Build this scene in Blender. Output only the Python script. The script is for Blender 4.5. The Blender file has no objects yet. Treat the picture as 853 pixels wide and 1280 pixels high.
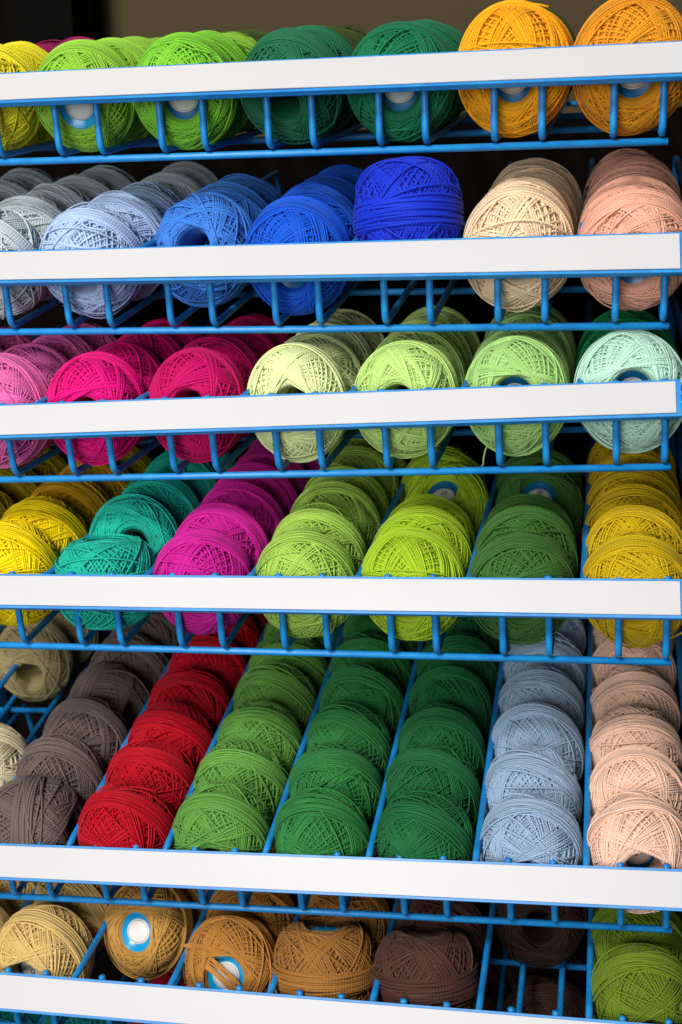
import bpy, math, random
import numpy as np
from mathutils import Matrix, Vector

MM = 0.001
ZOFF = 1300.0            # height of the lens above the shop floor, mm
scene = bpy.context.scene
col = scene.collection

# ------------------------------------------------------------------ camera
cam_d = bpy.data.cameras.new('camera')
cam = bpy.data.objects.new('camera', cam_d); col.objects.link(cam); scene.camera = cam
cam_d.sensor_fit = 'VERTICAL'; cam_d.sensor_height = 36.0; cam_d.sensor_width = 24.0
cam_d.lens = 1608.15 * 36.0 / 1280.0
cam_d.clip_start = 0.01; cam_d.clip_end = 50
RX, RY, RZ = (0.978207, 0.204416, -0.036403), (-0.207403, 0.970228, -0.125066), (0.009754, 0.129891, 0.99148)
cam.matrix_world = Matrix(((RX[0], RZ[0], -RY[0], -13.76 * MM), (RX[1], RZ[1], -RY[1], -681.98 * MM),
                           (RX[2], RZ[2], -RY[2], (ZOFF - 0.14) * MM), (0, 0, 0, 1)))
cam_d.dof.use_dof = True; cam_d.dof.focus_distance = 0.70; cam_d.dof.aperture_fstop = 11.0

# ------------------------------------------------------------------ light
world = bpy.data.worlds.new('World'); scene.world = world; world.use_nodes = True
bg = world.node_tree.nodes['Background']
bg.inputs[0].default_value = (0.9, 0.95, 1.0, 1); bg.inputs[1].default_value = 0.012

def area(name, loc, target, size, power, colr):
    d = bpy.data.lights.new(name, 'AREA'); d.shape = 'RECTANGLE'; d.size, d.size_y = size
    d.energy = power; d.color = colr
    o = bpy.data.objects.new(name, d); col.objects.link(o); o.location = loc
    o.rotation_euler = (Vector(target) - Vector(loc)).to_track_quat('-Z', 'Y').to_euler()
    return o
area('shop_spotlight', (-0.60, -1.88, 2.54), (-0.2, 0.0, 1.12), (0.50, 0.42), 55, (1.0, 0.985, 0.955))
area('front_fill_light', (-0.42, -1.75, 1.28), (-0.2, 0.0, 1.12), (1.0, 0.7), 23, (0.97, 0.985, 1.0))  # fill without a seen source, added to brighten the fronts below the cards

vs = scene.view_settings
scene.display_settings.display_device = 'sRGB'
vs.view_transform = 'Standard'; vs.look = 'None'; vs.gamma = 1.0; vs.exposure = 0.0; vs.use_curve_mapping = False

# ------------------------------------------------------------------ helpers
def hexlin(h):
    h = h.lstrip('#'); v = [int(h[i:i + 2], 16) / 255 for i in (0, 2, 4)]
    return tuple(c / 12.92 if c <= 0.04045 else ((c + 0.055) / 1.055) ** 2.4 for c in v) + (1.0,)

def new_mat(name):
    m = bpy.data.materials.new(name); m.use_nodes = True
    return m, m.node_tree, m.node_tree.nodes['Principled BSDF']

def link(nt, a, b): nt.links.new(a, b)

def thread_material(name, hexc):
    m, nt, p = new_mat('thread_' + name.replace(' ', '_'))
    N = nt.nodes
    att = N.new('ShaderNodeAttribute'); att.attribute_name = 'tone'
    info = N.new('ShaderNodeObjectInfo')
    rnd = N.new('ShaderNodeMapRange'); rnd.inputs[3].default_value = 0.92; rnd.inputs[4].default_value = 1.06
    link(nt, info.outputs['Random'], rnd.inputs[0])
    mul0 = N.new('ShaderNodeMath'); mul0.operation = 'MULTIPLY'
    link(nt, att.outputs['Fac'], mul0.inputs[0]); link(nt, rnd.outputs[0], mul0.inputs[1])
    mul = N.new('ShaderNodeVectorMath'); mul.operation = 'SCALE'
    mul.inputs[0].default_value = hexlin(hexc)[:3]; link(nt, mul0.outputs[0], mul.inputs['Scale'])
    link(nt, mul.outputs[0], p.inputs['Base Color'])
    # two-ply twist: fine slanted ridges along each strand
    uv = N.new('ShaderNodeUVMap'); uv.uv_map = 'strand'
    sep = N.new('ShaderNodeSeparateXYZ'); link(nt, uv.outputs[0], sep.inputs[0])
    add = N.new('ShaderNodeMath'); add.operation = 'ADD'
    link(nt, sep.outputs[0], add.inputs[0]); link(nt, sep.outputs[1], add.inputs[1])
    tw = N.new('ShaderNodeMath'); tw.operation = 'MULTIPLY'; tw.inputs[1].default_value = 2 * math.pi
    link(nt, add.outputs[0], tw.inputs[0])
    sn = N.new('ShaderNodeMath'); sn.operation = 'SINE'; link(nt, tw.outputs[0], sn.inputs[0])
    b = N.new('ShaderNodeBump'); b.inputs['Strength'].default_value = 0.45; b.inputs['Distance'].default_value = 0.00016
    link(nt, sn.outputs[0], b.inputs['Height']); link(nt, b.outputs[0], p.inputs['Normal'])
    p.inputs['Roughness'].default_value = 0.62
    p.inputs['Specular IOR Level'].default_value = 0.16
    p.inputs['Sheen Weight'].default_value = 0.04; p.inputs['Sheen Roughness'].default_value = 0.4
    return m

def blue_metal():
    m, nt, p = new_mat('blue_powder_coat'); N = nt.nodes
    tc = N.new('ShaderNodeTexCoord'); no = N.new('ShaderNodeTexNoise'); no.inputs['Scale'].default_value = 90; no.inputs['Detail'].default_value = 4
    link(nt, tc.outputs['Object'], no.inputs['Vector'])
    r = N.new('ShaderNodeValToRGB'); r.color_ramp.elements[0].color = hexlin('#0d74bc'); r.color_ramp.elements[1].color = hexlin('#178acc')
    r.color_ramp.elements[0].position = 0.3; r.color_ramp.elements[1].position = 0.7
    link(nt, no.outputs['Fac'], r.inputs[0]); link(nt, r.outputs[0], p.inputs['Base Color'])
    n2 = N.new('ShaderNodeTexNoise'); n2.inputs['Scale'].default_value = 900
    link(nt, tc.outputs['Object'], n2.inputs['Vector'])
    b = N.new('ShaderNodeBump'); b.inputs['Strength'].default_value = 0.25; b.inputs['Distance'].default_value = 0.0002
    link(nt, n2.outputs['Fac'], b.inputs['Height']); link(nt, b.outputs[0], p.inputs['Normal'])
    p.inputs['Roughness'].default_value = 0.48; p.inputs['Coat Weight'].default_value = 0.08; p.inputs['Coat Roughness'].default_value = 0.2
    return m

def paper(name, hexc, rough=0.5, amt=0.03, scale=40, spec=0.4):
    m, nt, p = new_mat(name); N = nt.nodes
    tc = N.new('ShaderNodeTexCoord'); no = N.new('ShaderNodeTexNoise'); no.inputs['Scale'].default_value = scale; no.inputs['Detail'].default_value = 5
    link(nt, tc.outputs['Object'], no.inputs['Vector'])
    c = hexlin(hexc); r = N.new('ShaderNodeValToRGB')
    r.color_ramp.elements[0].color = tuple(x * (1 - amt) for x in c[:3]) + (1,); r.color_ramp.elements[1].color = tuple(min(1, x * (1 + amt)) for x in c[:3]) + (1,)
    link(nt, no.outputs['Fac'], r.inputs[0]); link(nt, r.outputs[0], p.inputs['Base Color'])
    p.inputs['Roughness'].default_value = rough; p.inputs['Specular IOR Level'].default_value = spec
    b = N.new('ShaderNodeBump'); b.inputs['Strength'].default_value = 0.15; b.inputs['Distance'].default_value = 0.0006
    n2 = N.new('ShaderNodeTexNoise'); n2.inputs['Scale'].default_value = 25; link(nt, tc.outputs['Object'], n2.inputs['Vector'])
    link(nt, n2.outputs['Fac'], b.inputs['Height']); link(nt, b.outputs[0], p.inputs['Normal'])
    return m

BLUE = blue_metal()
CARD = paper('white_card', '#c0bebf', 0.45, 0.03, 22)
CYAN = paper('cyan_label', '#1592c8', 0.25, 0.2, 300)
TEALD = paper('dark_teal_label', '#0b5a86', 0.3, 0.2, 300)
DISC = paper('white_label_disc', '#d9d5cf', 0.35, 0.04, 300)
INK = paper('black_ink', '#16161a', 0.6, 0.05)
BOARD = paper('dark_board_and_shade', '#0e0a08', 0.9, 0.25, 12, 0.03)  # cabinet brown; on the sheet behind the shelves it paints in shade
WALL = paper('beige_wall', '#4a3d20', 0.8, 0.08, 6)
POST = paper('black_post', '#0a0908', 0.8, 0.1, 40, 0.05)

def tag(o, label=None, cat=None, group=None, kind=None):
    if label: o['label'] = label
    if cat: o['category'] = cat
    if group: o['group'] = group
    if kind: o['kind'] = kind
    return o

def empty(name, mw):
    o = bpy.data.objects.new(name, None); col.objects.link(o); o.matrix_world = mw; o.empty_display_size = 0.01
    return o

def mesh_obj(name, me, parent=None, mat=None):
    o = bpy.data.objects.new(name, me); col.objects.link(o)
    if parent is not None: o.parent = parent
    if mat is not None:
        if not me.materials: me.materials.append(None)
        o.material_slots[0].link = 'OBJECT'; o.material_slots[0].material = mat
    return o

def mesh_from(name, v, f, smooth=True):
    me = bpy.data.meshes.new(name); me.from_pydata([tuple(a) for a in v], [], [tuple(a) for a in f]); me.update()
    if smooth: me.polygons.foreach_set('use_smooth', [True] * len(me.polygons))
    return me

def tube_path(pts, r, sides=10):
    """round bar along a polyline in mm -> verts (m), faces"""
    P = [Vector(p) for p in pts]; V = []; F = []
    up = Vector((1, 0, 0))
    T0 = (P[1] - P[0]).normalized()
    if abs(T0.dot(up)) > 0.9: up = Vector((0, 0, 1))
    n = T0.cross(up).normalized()
    for i, p in enumerate(P):
        a = P[max(i - 1, 0)]; b = P[min(i + 1, len(P) - 1)]; t = (b - a).normalized()
        n = (n - t * n.dot(t)).normalized(); bi = t.cross(n)
        for k in range(sides):
            an = 2 * math.pi * k / sides
            V.append((p + (n * math.cos(an) + bi * math.sin(an)) * r) * MM)
    m = len(P)
    for i in range(m - 1):
        for k in range(sides):
            k2 = (k + 1) % sides
            F.append((i * sides + k, i * sides + k2, (i + 1) * sides + k2, (i + 1) * sides + k))
    # slightly domed ends
    for base, p, d in ((0, P[0], P[0] - P[1]), ((m - 1) * sides, P[-1], P[-1] - P[-2])):
        c = len(V); V.append((p + d.normalized() * r * 0.35) * MM)
        for k in range(sides):
            k2 = (k + 1) % sides
            F.append((base + k, base + k2, c) if base else (base + k2, base + k, c))
    return V, F

def lathe(prof, seg=36, mat=None, name='lathe'):
    """profile [(r, y)] in mm about local Y"""
    V = []; F = []
    for r, y in prof:
        for k in range(seg):
            a = 2 * math.pi * k / seg; V.append((r * math.cos(a) * MM, y * MM, r * math.sin(a) * MM))
    for i in range(len(prof) - 1):
        for k in range(seg):
            k2 = (k + 1) % seg; F.append((i * seg + k, (i + 1) * seg + k, (i + 1) * seg + k2, i * seg + k2))
    return V, F

# ------------------------------------------------------------------ setting: wall behind the rack
def box_mesh(name, lo, hi, bev=0.0):
    x0, y0, z0 = lo; x1, y1, z1 = hi
    v = [(x0, y0, z0), (x1, y0, z0), (x1, y1, z0), (x0, y1, z0), (x0, y0, z1), (x1, y0, z1), (x1, y1, z1), (x0, y1, z1)]
    f = [(0, 3, 2, 1), (4, 5, 6, 7), (0, 1, 5, 4), (1, 2, 6, 5), (2, 3, 7, 6), (3, 0, 4, 7)]
    return mesh_from(name, [tuple(c * MM for c in p) for p in v], f, smooth=False)

# shelves: y, z (mm, z relative to the lens), roll, tilt, card line (z top left/right, bottom left/right at x=-400 / x=20), right end of card
SH = [
    (3.71, 108.37, -0.03618, 0.23325, (156.95, 142.03, 141.99, 126.06), 27),
    (2.94, 14.22, -0.02956, 0.25389, (61.23, 50.50, 46.31, 33.09), 19.3),
    (-4.44, -63.92, 0.00294, 0.1617, (-24.83, -21.86, -40.38, -36.84), 16.8),
    (-8.03, -163.84, -0.01252, 0.20843, (-119.07, -122.07, -133.66, -137.47), 18.4),
    (5.93, -322.11, 0.00516, 0.31017, (-284.31, -280.71, -299.77, -296.82), 24),
    (-0.12, -405.20, -0.00818, 0.21675, (-361.73, -365.71, -377.92, -381.37), 24),
    (0.0, -492.0, -0.006, 0.21, (-449.0, -452.0, -465.0, -468.0), 24),
]
PITCH, PAIR, PIVX = 60.0, 12.12, -180.0
FRONT_T, FRONT_B = -15.39, -24.10
DEPTH = 335.0
SHM = []
for y, z, roll, tilt, cardz, xe in SH:
    ex = Vector((math.cos(roll), 0, math.sin(roll))); ey = Vector((0, math.cos(tilt), math.sin(tilt)))
    ey = (ey - ex * ey.dot(ex)).normalized(); ez = ex.cross(ey)
    M = Matrix(((ex.x, ey.x, ez.x, PIVX * MM), (ex.y, ey.y, ez.y, y * MM), (ex.z, ey.z, ez.z, (z + ZOFF) * MM), (0, 0, 0, 1)))
    SHM.append(M)

wall = mesh_obj('wall', box_mesh('wall', (-1500, 760, 0), (900, 790, 2600)), None, WALL); tag(wall, kind='structure')
backing = mesh_obj('shade_backdrop', box_mesh('shade_backdrop', (-640, 372, 550), (120, 380, ZOFF + 176)), None, BOARD)  # added sheet, its near-black colour stands in for shade between shelves
tag(backing, 'dark sheet added to stand in for the shade behind the shelves', 'panel')
post = mesh_obj('dark_post', box_mesh('dark_post', (-640, 640, 0), (-566, 700, 2400)), None, POST)
tag(post, 'black upright post in front of the beige wall, top left', 'post')
post2 = mesh_obj('dark_cabinet_side', box_mesh('dark_cabinet_side', (-800, 700, 0), (-655, 740, 2400)), None, BOARD)
tag(post2, 'dark brown cabinet side at the far top left behind the rack', 'cabinet')

# ------------------------------------------------------------------ shelves of blue wire
ORD = ['top', 'second', 'third', 'fourth', 'fifth', 'sixth', 'seventh']
def lerp_card(cz, x, k): return cz[k] + (cz[k + 1] - cz[k]) * (x + 400.0) / 420.0

def build_shelf(i):
    y, z, roll, tilt, cz, xe = SH[i]; M = SHM[i]; Mi = M.inverted()
    root = empty('wire_shelf', M)
    tag(root, ['blue wire shelf at the top, carrying yellow, lime, green and golden balls',
               'second blue wire shelf from the top, with grey, blue and salmon balls',
               'third blue wire shelf from the top, with pink and pale green balls',
               'fourth blue wire shelf down, with yellow, teal, magenta and green balls',
               'fifth blue wire shelf down, with red, green and pale blue columns',
               'sixth blue wire shelf down, with straw, tan and brown balls',
               'lowest blue wire shelf, only glimpsed through the floor of the sixth'][i],
        'shelf', 'blue wire shelves of the thread rack')
    def loc(p):                                    # lens-relative mm point -> shelf-local mm
        q = Mi @ Vector((p[0] * MM, p[1] * MM, (p[2] + ZOFF) * MM)); return q / MM
    def bar(name, pts, r, sides=10, parent=root):
        v, f = tube_path(pts, r, sides); return mesh_obj(name, mesh_from(name, v, f), parent, BLUE)
    cols = range(-8, 1)
    for c in cols:
        for s in (-1, 1):
            x = c * PITCH + s * PAIR
            top = loc((x, y + FRONT_T + 5.5, lerp_card(cz, x, 0) + 1.2)); xl = x - PIVX; top.x = xl
            d = Vector((0, top.y, top.z)).normalized()
            rb = 7.0
            pts = [(xl, DEPTH, 0), (xl, 200, 0), (xl, 60, 0), (xl, rb, 0)]
            for a in (0.2, 0.4, 0.6, 0.8):        # rounded bend
                p0, p1, p2 = Vector((xl, rb, 0)), Vector((xl, 0, 0)), Vector((xl, d.y * rb, d.z * rb))
                pts.append(tuple(p0 * (1 - a) ** 2 + p1 * 2 * a * (1 - a) + p2 * a * a))
            pts += [(xl, d.y * rb, d.z * rb), tuple(top * 0.6 + Vector((xl, 0, 0)) * 0.4), tuple(top)]
            bar('channel_wire', pts, 1.95)
    xl0, xl1 = -515 - PIVX, 15.0 - PIVX
    for s in (5.5, 96, 206, 331):
        bar('cross_wire', [(xl0, s, -4.0), ((xl0 + xl1) / 2, s, -4.0), (xl1, s, -4.0)], 2.0)
    # raised divider wires between the channels
    for c in range(-9, 1):
        x = c * PITCH + 30; xl = x - PIVX
        t = loc((x, y + FRONT_T + 4, lerp_card(cz, min(x, 20), 0) - 2.0))
        h = 40.0
        bar('divider_wire', [(xl, DEPTH, 0), (xl, DEPTH - 3, h * 0.5), (xl, DEPTH - 8, h), (xl, 200, h), (xl, 60, h), (xl, 12, h), (xl, t.y, t.z)], 2.0 if c < 0 else 2.8)
    # label holder (blue) and the white card slid into it
    def prism(name, x0, x1, over, f0, f1, parent, mat, nseg=24):
        V = []; F = []
        for k in range(nseg + 1):
            x = x0 + (x1 - x0) * k / nseg
            zt, zb = lerp_card(cz, x, 0), lerp_card(cz, x, 2)
            T = Vector((x, y + FRONT_T, zt)); B = Vector((x, y + FRONT_B, zb)); d = (T - B).normalized()
            n = Vector((0, -d.z, d.y))
            if n.y > 0: n = -n
            T = T + d * over; B = B - d * over
            wob = 0.18 * math.sin(x * 0.021 + i) + 0.1 * math.sin(x * 0.057 + 2 * i)
            for P, ff in ((T, f0), (B, f0), (B, f1), (T, f1)):
                q = P + n * (ff + (wob if mat is CARD else 0)); V.append(tuple(loc(q) * MM))
        for k in range(nseg):
            for e in range(4):
                e2 = (e + 1) % 4; F.append((k * 4 + e, k * 4 + e2, k * 4 + 4 + e2, k * 4 + 4 + e))
        F.append((3, 2, 1, 0)); b = nseg * 4; F.append((b, b + 1, b + 2, b + 3))
        me = mesh_from(name, V, F, smooth=False); return mesh_obj(name, me, parent, mat)
    hold = prism('label_holder', -515, xe + 2.6, 1.5, -2.6, -0.6, root, BLUE)
    card = prism('price_card', -514, xe, 0.0, -0.25, 0.35, hold, CARD)
    # lower rail wire tucked behind the holder
    pts = []
    for x in (-515, -200, 0, xe + 1.5):
        pts.append(tuple(loc((x, y + FRONT_B + 3.2, lerp_card(cz, x, 2) - 1.4))))
    bar('front_rail', pts, 1.9)
    pts = []
    for x in (-515, -200, 0, xe + 1.0):
        pts.append(tuple(loc((x, y + FRONT_T + 3.0, lerp_card(cz, x, 0) - 2.2))))
    bar('front_rail', pts, 1.6)
    return root
SHELVES = [build_shelf(i) for i in range(7)]

# the rack's uprights at the back, to which the shelves hook
rack = empty('display_rack', Matrix.Translation((-0.2, 0.345, 0)))
tag(rack, 'blue steel frame of the rack standing behind the wire shelves', 'rack')
for x in (-560, 75):
    me = box_mesh('upright', (x + 200 - 9, -2, 0), (x + 200 + 9, 16, 1466)); mesh_obj('upright', me, rack, BLUE)
for zz in (40, 700):
    me = box_mesh('crossbar', (-351, 0, zz), (266, 12, zz + 20)); mesh_obj('crossbar', me, rack, BLUE)

# ------------------------------------------------------------------ wound balls of cotton thread
R0, H0, NEXP, SQ = 30.4, 22.1, 3.1, 0.885
def surf(lat, lon, off):
    c, s = np.cos(lat), np.sin(lat)
    k = (np.abs(c / R0) ** NEXP + np.abs(s / H0) ** NEXP) ** (-1.0 / NEXP) + off
    return np.stack([k * c * np.cos(lon) * SQ, k * s, k * c * np.sin(lon)], -1)

def loops_mesh(name, loops, rad, seg, body=False, sides=4, lmax=1.16):
    """loops: list of (points[seg,3], tone) closed strands -> one mesh"""
    Vs, Fs, tones, uvs = [], [], [], []; base = 0
    ring = np.arange(sides)
    for P, tone, r in loops:
        T = np.roll(P, -1, 0) - np.roll(P, 1, 0); T /= np.linalg.norm(T, axis=1, keepdims=True)
        Nn = P / np.array([R0 * SQ, H0, R0]) ** 2; Nn -= T * (Nn * T).sum(1, keepdims=True); Nn /= np.linalg.norm(Nn, axis=1, keepdims=True) + 1e-9
        B = np.cross(T, Nn); n = len(P)
        V = np.empty((n, sides, 3))
        for k in range(sides):
            a = 2 * math.pi * (k + 0.5) / sides; V[:, k] = P + (Nn * math.cos(a) * 0.85 + B * math.sin(a) * 1.1) * r
        Vs.append(V.reshape(-1, 3)); tones.append(np.full(n * sides, tone))
        i = np.arange(n)[:, None]; i2 = (i + 1) % n; k = ring[None]; k2 = (ring[None] + 1) % sides
        Fs.append(np.stack([i * sides + k, i * sides + k2, i2 * sides + k2, i2 * sides + k], -1).reshape(-1, 4) + base)
        L = np.linalg.norm(np.roll(P, -1, 0) - P, axis=1); cum = np.concatenate([[0], np.cumsum(L)])
        cum *= round(cum[-1] / 1.7) / cum[-1]
        u0 = np.broadcast_to(cum[:-1, None], (n, sides)); u1 = np.broadcast_to(cum[1:, None], (n, sides))
        v0 = np.broadcast_to(ring[None] / sides, (n, sides)); v1 = v0 + 1.0 / sides
        uvs.append(np.stack([np.stack([u0, v0], -1), np.stack([u0, v1], -1), np.stack([u1, v1], -1), np.stack([u1, v0], -1)], 2).reshape(-1, 2))
        base += n * sides
    if body:
        hr = np.random.default_rng(base)
        for _ in range(420):                          # short stray fibres standing off the thread
            la = hr.uniform(-1.0, 1.0); lo = hr.uniform(0, 6.28); off0 = hr.uniform(-.2, .8)
            p0 = surf(np.array(la), np.array(lo), off0); p2 = surf(np.array(la + hr.normal(0, .07)), np.array(lo + hr.normal(0, .07)), off0 + hr.uniform(.5, 1.9))
            p1 = (p0 + p2) / 2 + hr.normal(0, .35, 3); Q = np.array([p0, p1, p2]); w_ = hr.normal(0, 1, 3); w_ *= 0.075 / np.linalg.norm(w_)
            w2 = np.cross(w_, p2 - p0); w2 *= 0.075 / (np.linalg.norm(w2) + 1e-9)
            V = np.stack([Q + w_, Q - w_ * .5 + w2 * .87, Q - w_ * .5 - w2 * .87], 1)
            Vs.append(V.reshape(-1, 3)); tones.append(np.full(9, 1.05))
            F = np.array([[i * 3 + k, i * 3 + (k + 1) % 3, i * 3 + 3 + (k + 1) % 3, i * 3 + 3 + k] for i in range(2) for k in range(3)]) + base
            Fs.append(F); uvs.append(np.zeros((24, 2))); base += 9
        prof = []
        for la in np.linspace(-lmax, lmax, 30):
            p = surf(np.array(la), np.array(0.0), -1.7); prof.append((p[0] / SQ, p[1]))
        rin = prof[0][0] * 0.96
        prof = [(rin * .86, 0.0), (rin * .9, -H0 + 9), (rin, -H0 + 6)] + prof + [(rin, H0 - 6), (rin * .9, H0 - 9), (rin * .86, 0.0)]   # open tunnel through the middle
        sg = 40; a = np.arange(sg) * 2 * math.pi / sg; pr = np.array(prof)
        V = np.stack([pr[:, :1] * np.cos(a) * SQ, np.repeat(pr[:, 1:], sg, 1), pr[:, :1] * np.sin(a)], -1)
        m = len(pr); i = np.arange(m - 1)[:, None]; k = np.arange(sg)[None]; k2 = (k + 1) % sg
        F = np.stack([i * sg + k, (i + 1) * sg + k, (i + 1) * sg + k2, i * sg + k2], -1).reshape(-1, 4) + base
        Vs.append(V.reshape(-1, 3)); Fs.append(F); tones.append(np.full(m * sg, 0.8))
        uu = np.zeros((len(F), 4, 2)); uvs.append(uu.reshape(-1, 2))
    V = np.concatenate(Vs) * MM; F = np.concatenate(Fs); tn = np.concatenate(tones); U = np.concatenate(uvs)
    me = bpy.data.meshes.new(name)
    me.vertices.add(len(V)); me.vertices.foreach_set('co', V.ravel().astype(np.float32))
    me.loops.add(len(F) * 4); me.loops.foreach_set('vertex_index', F.ravel().astype(np.int32))
    me.polygons.add(len(F)); me.polygons.foreach_set('loop_start', (np.arange(len(F)) * 4).astype(np.int32))
    me.polygons.foreach_set('use_smooth', np.ones(len(F), dtype=bool))
    at = me.attributes.new('tone', 'FLOAT', 'POINT'); at.data.foreach_set('value', tn.astype(np.float32))
    uvl = me.uv_layers.new(name='strand'); uvl.data.foreach_set('uv', U.ravel().astype(np.float32))
    me.update(calc_edges=True); me.validate(); me.materials.append(None)
    return me

def circle(inc, Om, seg, off, rng, wob=0.012):
    u = np.arange(seg) * 2 * math.pi / seg
    lat = np.arcsin(np.sin(inc) * np.sin(u)); lon = Om + np.arctan2(np.cos(inc) * np.sin(u), np.cos(u))
    lat = lat + wob * np.sin(2 * u + rng.uniform(0, 6.28)) + wob * 0.6 * np.sin(3 * u + rng.uniform(0, 6.28))
    o = off + 0.22 * np.sin(u * rng.integers(1, 4) + rng.uniform(0, 6.28))
    return surf(lat, lon, o)

def ball_variant(seed, cap=60.0):
    rng = np.random.default_rng(seed); loops = []; seg = 54; tr = 0.58
    def layer(n, inc, off, t0, t1, jit):
        ph = rng.uniform(0, 6.28)
        for k in range(n):
            loops.append((circle(math.radians(inc) + rng.normal(0, 0.012), ph + 2 * math.pi * k / n + rng.normal(0, jit), seg, off + rng.uniform(-.12, .12), rng, 0.008), rng.uniform(t0, t1), tr))
    # two evenly precessing layers: the woven lattice of the ends
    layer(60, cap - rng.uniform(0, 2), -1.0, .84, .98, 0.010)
    layer(int(rng.integers(30, 38)), cap - rng.uniform(3, 8), -0.1, .90, 1.08, 0.016)
    # bundles of parallel strands laid over it
    ng = int(rng.integers(5, 9)); Om = rng.uniform(0, 6.28); step = 2 * math.pi * (0.382 + rng.uniform(-0.03, 0.03))
    for g in range(ng):
        Om += step + rng.normal(0, 0.12)
        inc = math.radians(min(cap, rng.choice([60, 57, 52, 46, 40], p=[.3, .25, .2, .15, .1]) + rng.normal(0, 1.5))); m = int(rng.integers(4, 11))
        off = 0.35 + 0.6 * g / ng; tone = rng.uniform(0.95, 1.03)
        dO = (2 * tr * 1.22) / (R0 * math.sin(inc))
        for j in range(m):
            loops.append((circle(inc + 0.004 * j + rng.normal(0, 0.006), Om + dO * (j + rng.normal(0, 0.13)), seg, off + rng.uniform(-0.12, 0.12), rng, 0.007), tone * rng.uniform(0.90, 1.08), tr))
    for j in range(int(rng.integers(2, 6))):          # single stray strands
        loops.append((circle(math.radians(rng.uniform(25, cap - 2)), rng.uniform(0, 6.28), seg, 1.3 + rng.uniform(0, .35), rng, 0.03), rng.uniform(.95, 1.06), tr * 0.95))
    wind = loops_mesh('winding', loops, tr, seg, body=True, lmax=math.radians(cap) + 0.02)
    # waist band: last turns laid side by side round the middle, standing proud as a ridge
    loops = []; u = np.arange(seg) * 2 * math.pi / seg
    nb = int(rng.integers(11, 17)); tilt = math.radians(rng.uniform(1, 9)); Ob = rng.uniform(0, 6.28); l0 = rng.uniform(-.08, .08); wdt = nb * 2 * tr * 0.86 / R0
    for layer_ in (0, 1, 2):
        for j in range(nb - 2 * layer_):
            lat = l0 + wdt * ((j + layer_) / nb - .5) + (tilt + rng.normal(0, .012)) * np.sin(u - Ob) + 0.012 * np.sin(2 * u + rng.uniform(0, 6.28))
            loops.append((surf(lat, u, 0.6 + 0.8 * layer_ + rng.uniform(-.1, .1)), rng.uniform(.92, 1.06), tr))
    for j in range(4):
        lat = l0 + rng.uniform(-.1, .1) + (tilt + rng.uniform(.03, .32)) * np.sin(u - Ob + rng.uniform(-.8, .8))
        loops.append((surf(lat, u, 2.3 + rng.uniform(-.6, .2)), rng.uniform(.95, 1.05), tr))
    band = loops_mesh('waist_band', loops, tr, seg)
    return wind, band
NV = 10
VAR = [ball_variant(100 + k) for k in range(NV)] + [ball_variant(300 + k, 56.0) for k in range(3)]   # the last three: wide hole for a label core

# label core shapes (shared): plastic-wrapped cardboard core with a round paper end label
v, f = lathe([(13.2, -H0 + 12), (13.0, -H0 + 4.4), (12.5, -H0 + 3.8), (11.6, -H0 + 4.2), (7.9, -H0 + 7.6), (0.05, -H0 + 7.6)]); CORE = mesh_from('label_core', v, f)
v, f = lathe([(0.05, -H0 + 6.0), (7.7, -H0 + 6.0), (8.1, -H0 + 6.3), (8.1, -H0 + 7.5)]); LDISC = mesh_from('label_disc', v, f)
v, f = lathe([(7.0, -H0 + 5.92), (7.22, -H0 + 5.92), (7.22, -H0 + 5.98)]); LRING = mesh_from('printed_ring', v, f)
_tx = {}
def text_mesh(s, size):
    if s not in _tx:
        cu = bpy.data.curves.new('txt', 'FONT'); cu.body = s; cu.size = size * MM; cu.align_x = 'CENTER'; cu.align_y = 'CENTER'
        o = bpy.data.objects.new('txt', cu); col.objects.link(o); dg = bpy.context.evaluated_depsgraph_get()
        me = bpy.data.meshes.new_from_object(o.evaluated_get(dg)); bpy.data.objects.remove(o); bpy.data.curves.remove(cu)
        me.materials.clear(); me.materials.append(None); _tx[s] = me
    return _tx[s]

MATS = {}
def tmat(c):
    if c not in MATS: MATS[c] = thread_material(c, COL[c])
    return MATS[c]

COL = {
 'lemon yellow': '#dccf24', 'fresh lime green': '#90c43c', 'bright lime green': '#78bf32', 'bottle green': '#1f6a46', 'emerald green': '#146e48',
 'golden yellow': '#f0a414', 'orange': '#da901c', 'plum pink': '#8c1450', 'dark olive': '#3a4a1c',
 'pale grey': '#c4ced2', 'silver grey': '#b4bec2', 'powder blue': '#aec4e6', 'cornflower blue': '#3f7fd6', 'strong blue': '#1557cc', 'royal blue': '#1732c2',
 'cream': '#f2d3ac', 'salmon pink': '#eeae94',
 'candy pink': '#e66cae', 'hot pink': '#e20a7c', 'deep rose': '#c60660', 'cream green': '#dde6a4', 'pale yellow green': '#b6d478', 'light spring green': '#a4ce78',
 'pale mint': '#b6dcc6', 'vivid green': '#0f8446',
 'bright yellow': '#f2d400', 'ochre yellow': '#c89a0c', 'olive yellow': '#a8920c', 'teal': '#1cb8a0', 'magenta': '#cc1c94', 'apple green': '#9cc04e', 'acid lime green': '#9cbc24',
 'forest green': '#3c682a', 'mustard yellow': '#c4a40a',
 'ecru': '#dccdaa', 'khaki beige': '#a39468', 'taupe brown': '#6c5d57', 'crimson red': '#b8061f', 'leaf green': '#649a42', 'deep green': '#2f7a3c', 'dark pine green': '#1c6434',
 'dusty blue': '#96aec6', 'peach pink': '#eec4ac',
 'straw yellow': '#d6b570', 'old gold': '#c09048', 'caramel': '#b07836', 'tobacco brown': '#96652e', 'dark chocolate brown': '#4c2f26', 'blackish brown': '#2e1a14', 'olive lime green': '#68801c',
 'dark teal': '#0e7c78', 'wine red': '#a00c28',
}
CNT = ['first', 'second', 'third', 'fourth', 'fifth', 'sixth', 'seventh', 'eighth']
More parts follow.
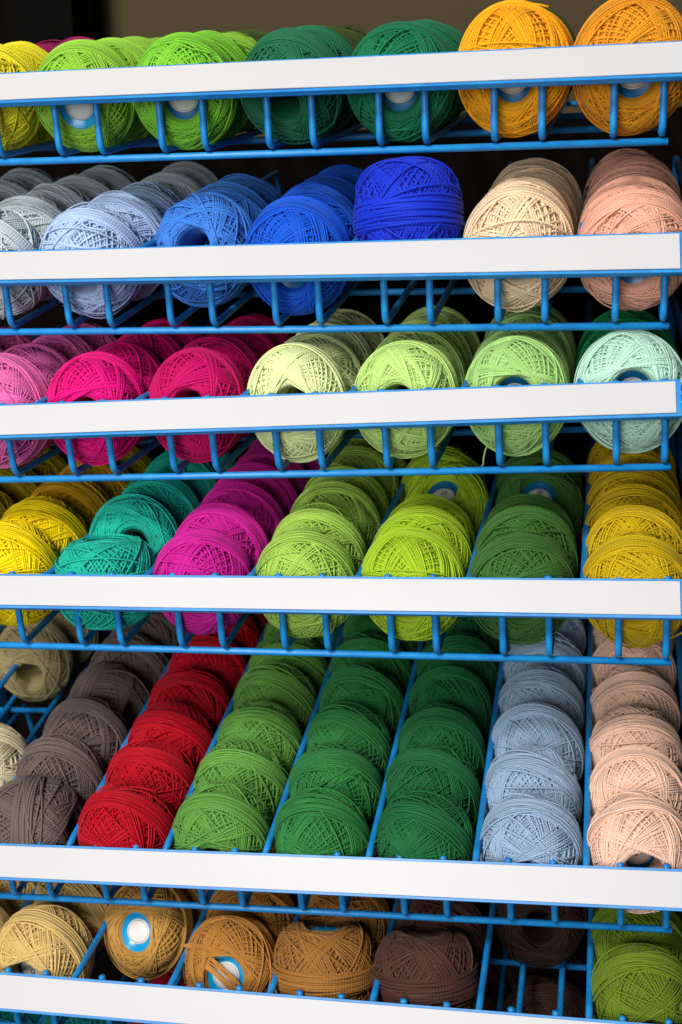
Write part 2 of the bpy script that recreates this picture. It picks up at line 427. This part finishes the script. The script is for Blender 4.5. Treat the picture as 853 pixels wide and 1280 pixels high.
SHN = ['top shelf', 'second shelf down', 'third shelf down', 'fourth shelf down', 'fifth shelf down', 'sixth shelf down', 'lowest shelf']
rnd = random.Random(7)
BALLS = []
SHIFT = (-3.2, -3.5, -4.8, -3.4, -2.2, -2.0, 0)      # the balls rest a little left of their channels
PITCHES = [(12, 20), (12, 21), (-8, 2), (5, 14), (6, 15), (2, 12), (0, 8)]   # how far the balls of a shelf lean forward
def ball(row, c, s, color, idx, yaw=None, pitch=None, roll=None, dx=0.0, dh=0.0, sc=1.0, var=None, core=None, text=None, note=None, flip=None, scl=None, behind=None, deep=3.5, lift=0.0):
    """one ball: s = mm from the front bend along the floor, angles in degrees; core = None | 'cyan' | 'teal'"""
    yaw = rnd.uniform(-9, 9) if yaw is None else yaw; pitch = rnd.uniform(*PITCHES[row]) if pitch is None else pitch
    sc *= rnd.uniform(0.985, 1.012)
    var = (NV + rnd.randrange(3) if core else rnd.randrange(NV)) if var is None else var
    flip = rnd.choice((0, 180)) if flip is None else flip
    roll = rnd.choice((0, 180)) + rnd.uniform(-7, 7) if roll is None else roll
    rad = (R0 + 1.9) * SQ * sc
    sideways = abs(yaw) > 45
    hh = math.sqrt(max((rad + 2.1) ** 2 - PAIR ** 2, 0)) + (R0 + 1.9) * (1 - SQ) * sc * (0.95 if abs(pitch) < 40 else 0.0)
    S = scl or (1, 1, 1); S = (S[0] * rnd.uniform(.975, 1.01), S[1] * rnd.uniform(.97, 1.03), S[2] * rnd.uniform(.97, 1.02)); dx += rnd.uniform(-.8, .8) + SHIFT[row]
    L = Matrix.Translation(((c * PITCH - PIVX + dx) * MM, s * MM, (hh + dh) * MM))
    Rm = Matrix.Rotation(math.radians(yaw), 4, 'Z') @ Matrix.Rotation(math.radians(pitch), 4, 'X') @ Matrix.Rotation(math.radians(flip), 4, 'Z') @ Matrix.Rotation(math.radians(roll), 4, 'Y')
    mw = SHM[row] @ L @ Rm @ Matrix.Diagonal((sc * S[0], sc * S[1], sc * S[2], 1))
    o = empty('thread_ball', mw)
    place = 'at the front' if idx == 0 else CNT[idx] + ' from front'
    colm = 'leftmost column' if c == -7 else 'its column'
    lab = f"{color} cotton thread ball {place} of {colm}, {SHN[row]}"
    if behind and behind != color and c > -7: lab = f"{color} cotton thread ball {place} behind the {behind} one, {SHN[row]}"
    if note: lab = f"{color} cotton thread ball {note}"
    lab = lab.replace(' cotton thread ball', ' thread ball') if len(lab.replace(',', ' ').split()) > 16 else lab
    tag(o, lab, 'thread ball', f"{color} thread balls on the {SHN[row]}")
    w, b = VAR[var]; m = tmat(color)
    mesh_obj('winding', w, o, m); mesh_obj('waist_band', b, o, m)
    if core:
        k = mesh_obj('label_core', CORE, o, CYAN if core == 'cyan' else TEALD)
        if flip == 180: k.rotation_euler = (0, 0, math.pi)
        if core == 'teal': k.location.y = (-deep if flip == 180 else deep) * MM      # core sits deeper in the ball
        mesh_obj('label_disc', LDISC, k, DISC); mesh_obj('printed_ring', LRING, k, INK)
        if text:
            t = mesh_obj('printed_number', text_mesh(text, 6.0), k, INK)
            t.location = (0, (-H0 + 5.9) * MM, lift * MM); t.rotation_euler = (math.pi / 2, math.radians(text_rot.get((row, c), 0)), 0)
    BALLS.append(o)
    return o
text_rot = {(3, -1): 90, (3, -2): 60, (4, 0): -20, (0, -5): 40, (5, -6): 20}

def column(row, c, colors, n, s0=27.0, pitch=43.5, over=None, **kw):
    over = over or {}; s = s0
    for k in range(n):
        color = colors[min(k, len(colors) - 1)]; o = dict(kw); o.update(over.get(k, {}))
        s_k = o.pop('s', s); ball(row, c, s_k, color, k, behind=colors[0], **o); s = s_k + pitch * rnd.uniform(0.985, 1.03)

# ---- top shelf
column(0, -7, ['lemon yellow', 'lemon yellow', 'plum pink', 'plum pink'], 4, scl=(1, 1, .92), dh=-3)
column(0, -6, ['lemon yellow', 'lemon yellow', 'plum pink', 'plum pink'], 4, scl=(1, 1, .92), dh=-3, dx=2)
column(0, -5, ['fresh lime green'], 4, scl=(1, 1, .92), dh=-3, over={0: dict(core='cyan', yaw=4, pitch=20, s=26)})
column(0, -4, ['bright lime green', 'bright lime green', 'fresh lime green', 'dark olive'], 4, scl=(1, 1, .92), dh=-3, over={0: dict(core='teal', pitch=14, s=24)})
column(0, -3, ['bottle green', 'bottle green', 'dark olive', 'dark olive'], 4, scl=(1, 1, .92), dh=-3, over={0: dict(pitch=24)})
column(0, -2, ['emerald green', 'emerald green', 'bottle green', 'bottle green'], 4, scl=(1, 1, .92), dh=-3, over={0: dict(core='teal', s=23)})
column(0, -1, ['golden yellow', 'orange', 'orange', 'dark olive'], 4, over={0: dict(core='teal', sc=1.02, dh=0.0, s=23, scl=(1.02, 1, 1))})  # orange ones behind are golden yellow too, with shade put into their colour
column(0, 0, ['orange', 'tobacco brown', 'tobacco brown', 'dark olive'], 4, over={0: dict(core='teal', sc=1.04, dh=0.0, s=22, scl=(1.02, 1, 1))})
# ---- second shelf
column(1, -7, ['pale grey'], 5)
column(1, -6, ['pale grey'], 5, s0=28)
column(1, -5, ['powder blue', 'powder blue', 'powder blue', 'silver grey', 'silver grey'], 5, s0=26)
column(1, -4, ['cornflower blue', 'cornflower blue', 'cornflower blue'], 3, s0=50, over={0: dict(pitch=-14)})
column(1, -3, ['strong blue'], 4, over={0: dict(core='teal', pitch=17)})
ball(1, -2, 34, 'royal blue', 0, yaw=5, pitch=-104, roll=5, dh=24, scl=(1.05, 1.28, 0.92), note='lying sideways alone on the second shelf down')
column(1, -1, ['cream'], 4, s0=27, over={0: dict(pitch=12, yaw=5, dh=2)})
column(1, 0, ['salmon pink'], 5, s0=24, over={0: dict(core='teal', sc=1.02)})
# ---- third shelf
column(2, -7, ['candy pink'], 4)
column(2, -6, ['candy pink'], 4, s0=28)
column(2, -5, ['hot pink'], 4, s0=28)
column(2, -4, ['deep rose'], 4, s0=30)
column(2, -3, ['cream green'], 4)
column(2, -2, ['pale yellow green'], 4)
column(2, -1, ['light spring green'], 4, over={0: dict(core='teal', roll=0, flip=0, pitch=-6, yaw=0)})
column(2, 0, ['pale mint', 'vivid green', 'vivid green'], 3, over={0: dict(core='teal')})
# ---- fourth shelf
column(3, -7, ['olive yellow'], 5, s0=60)
column(3, -6, ['bright yellow', 'bright yellow', 'ochre yellow', 'ochre yellow', 'olive yellow'], 5, s0=30)
column(3, -5, ['teal'], 5, s0=28, over={0: dict(yaw=-6, pitch=-102, roll=0, scl=(1.05, 1.15, 1)), 1: dict(yaw=20, pitch=-20, s=76)})
column(3, -4, ['magenta'], 6, s0=21, pitch=39.5, scl=(1, .9, 1))
column(3, -3, ['apple green'], 6, s0=21, pitch=39.5, scl=(1, .9, 1))
column(3, -2, ['acid lime green'], 5, s0=21, pitch=39.5, scl=(1, .9, 1), over={0: dict(core='teal'), 1: dict(s=56, scl=(1, .82, 1)), 2: dict(s=91, sc=.94, scl=(1, .8, 1)), 3: dict(core='teal', text='0', pitch=-58, dh=8, s=136, yaw=-14, dx=6, sc=.95, roll=0, flip=0, lift=3.4, deep=1.0)})
column(3, -1, ['forest green'], 5, s0=20, pitch=39, scl=(1, .9, 1), over={1: dict(s=55, scl=(1, .82, 1)), 2: dict(s=90, sc=.94, scl=(1, .8, 1)), 3: dict(core='teal', text='90', pitch=-58, dh=8, s=135, dx=3, sc=.95, roll=0, flip=0, lift=3.2, deep=1.0)})
column(3, 0, ['mustard yellow'], 6, s0=19, pitch=38.5, scl=(1, .88, 1))
# ---- fifth shelf
ball(4, -7, 84, 'ecru', 0, yaw=20, note='at the left edge beside taupe column, fifth shelf down')
for k, s in enumerate((222, 268)): ball(4, -7, s, 'khaki beige', k + 1, yaw=12, dx=-25 + 5 * k)
column(4, -6, ['taupe brown'], 7, s0=26, over={0: dict(yaw=92, pitch=0, scl=(1, 1.15, 1)), 3: dict(yaw=62, pitch=0)})
column(4, -5, ['crimson red'], 7, s0=26, over={0: dict(pitch=16, yaw=-6)})
column(4, -4, ['leaf green'], 7, s0=26, pitch=44)
column(4, -3, ['deep green'], 7, s0=26, pitch=44)
column(4, -2, ['dark pine green'], 7, s0=26, pitch=44)
column(4, -1, ['dusty blue'], 7, s0=26, pitch=45)
column(4, 0, ['peach pink'], 7, s0=26, pitch=45, over={0: dict(core='teal', text='35', pitch=-5, yaw=6, roll=0, flip=0, deep=16.0), 1: dict(pitch=-10)})
# ---- sixth shelf
column(5, -7, ['straw yellow'], 3, s0=45)
column(5, -6, ['straw yellow'], 3, s0=25, over={0: dict(core='teal', text='0', yaw=-8, pitch=2, sc=1.05), 1: dict(yaw=-35, s=76, dx=3)})
column(5, -5, ['old gold'], 2, s0=62, over={0: dict(core='cyan', pitch=-26, yaw=-6, sc=0.93, dh=2, dx=-4)})
column(5, -4, ['caramel'], 3, s0=30, over={0: dict(core='cyan', pitch=-22, yaw=6, roll=0, flip=0)})
column(5, -3, ['tobacco brown'], 3, s0=33, over={0: dict(core='cyan', pitch=-114, yaw=0, scl=(1.1, 1.22, 1.0), dh=4, dx=-4)})
column(5, -2, ['dark chocolate brown'], 3, s0=34, over={0: dict(pitch=-114, yaw=10, scl=(1.1, 1.22, 1.0), dh=4, dx=-4)})
column(5, -1, ['blackish brown'], 2, s0=100, over={0: dict(pitch=-12)})
column(5, 0, ['olive lime green'], 4, s0=27, pitch=44)
# ---- lowest shelf, glimpsed through the floor above
column(6, -7, ['dark teal'], 2, s0=30)
column(6, -6, ['dark teal'], 2, s0=30)
column(6, -5, ['wine red'], 4, s0=30)
column(6, -2, ['dark chocolate brown'], 4, s0=30)
column(6, -1, ['blackish brown'], 4, s0=30, over={0: dict(core='cyan', pitch=-60)})

# ------------------------------------------------------------------ loose strands that belong to single balls
def find(prefix): return [o for o in BALLS if o['label'].startswith(prefix)][0]
def face_y(x, z, off): return -H0 * math.sqrt(max(0.0, 1 - (x / (R0 * SQ)) ** 2 - (z / R0) ** 2)) - off
def strands(o, paths, mat, r=0.55):
    V, F = [], []
    for p in paths:
        v, f = tube_path(p, r, 6); b = len(V); V += v; F += [tuple(i + b for i in q) for q in f]
    me = mesh_from('loose_thread', V, F); n = len(me.vertices)
    at = me.attributes.new('tone', 'FLOAT', 'POINT'); at.data.foreach_set('value', [1.0] * n)
    mesh_obj('loose_thread', me, o, mat)
r2 = random.Random(3)
o = find('caramel cotton thread ball at the front'); paths = []
for k in range(11):                                   # bundle pulled across the hole
    x0, z0, x1, z1 = -21 + r2.uniform(-2, 3), 15 + r2.uniform(-5, 5), 11 + k * 0.8 + r2.uniform(-2, 2), -19 + r2.uniform(-3, 4)
    pts = []
    for j in range(15):
        t = j / 14; x = x0 + (x1 - x0) * t + 4 * math.sin(math.pi * t) * (0.6 + 0.05 * k); z = z0 + (z1 - z0) * t + 3 * math.sin(math.pi * t)
        pts.append((x, face_y(x, z, 1.6 + 0.12 * (k % 4)), z))
    paths.append(pts)
for k in range(4):                                    # frayed ends sticking out at the upper left
    pts = [(-19 + r2.uniform(-2, 2) - 3.2 * j + r2.uniform(-.3, .3), -13 - 0.4 * j, 15 + k * 1.2 + j * (0.9 - 0.5 * k)) for j in range(4)]
    paths.append(pts)
strands(o, paths, tmat('caramel'))
o = find('peach pink cotton thread ball at the front'); paths = []
for k in range(3):                                    # slack loops hanging off the left shoulder
    pts = []
    for j in range(15):
        t = j / 14; a = math.radians(112 + 52 * t); bul = (2.0 + 1.6 * k) * math.sin(math.pi * t) + 1.2
        pts.append(((R0 * SQ + bul) * math.cos(a), -3 - 3 * math.sin(math.pi * t) - k, (R0 + bul) * math.sin(a)))
    paths.append(pts)
strands(o, paths, tmat('peach pink'))
o = find('light spring green cotton thread ball at the front')
strands(o, [[(-16, -4, -26), (-17.5, -5, -29), (-18.5, -5.5, -33), (-19, -5, -37), (-20.5, -5, -39.5)]], tmat('light spring green'), 0.5)

# trailing thread ends on a few more front balls
def tail(prefix, a0, length, lift, up):
    o = find(prefix); pts = []; n = 16
    for j in range(n):
        t = j / (n - 1); a = math.radians(a0 + length * t); b = 2.1 + lift * max(0.0, t - 0.62) ** 1.4 * 6
        y = -5 - 9 * t + 1.5 * math.sin(7 * t); pts.append(((R0 * SQ + b - 4 * t) * math.cos(a), y, (R0 + b - 4 * t) * math.sin(a)))
    m = [c for c in o.children if c.name.startswith('winding')][0].material_slots[0].material
    strands(o, [pts], m, 0.5)
for prefix, a0, ln, lift in (('golden yellow cotton thread ball at', 60, 70, 3.0), ('powder blue cotton thread ball at', 110, -60, 4.0), ('hot pink cotton thread ball at', 70, 60, 3.0),
        ('pale mint cotton thread ball at', 120, -70, 3.5), ('magenta cotton thread ball at', 100, 55, 3.5), ('dark pine green cotton thread ball at', 95, 70, 5.0),
        ('dusty blue cotton thread ball at', 130, -80, 2.5), ('crimson red cotton thread ball at', 60, 75, 4.0), ('mustard yellow cotton thread ball at', 80, 60, 3.0),
        ('bright lime green cotton thread ball at', 125, -70, 3.0), ('leaf green cotton thread ball second', 110, 60, 5.0), ('peach pink cotton thread ball second', 80, -65, 4.0)):
    tail(prefix, a0, ln, lift, 0)
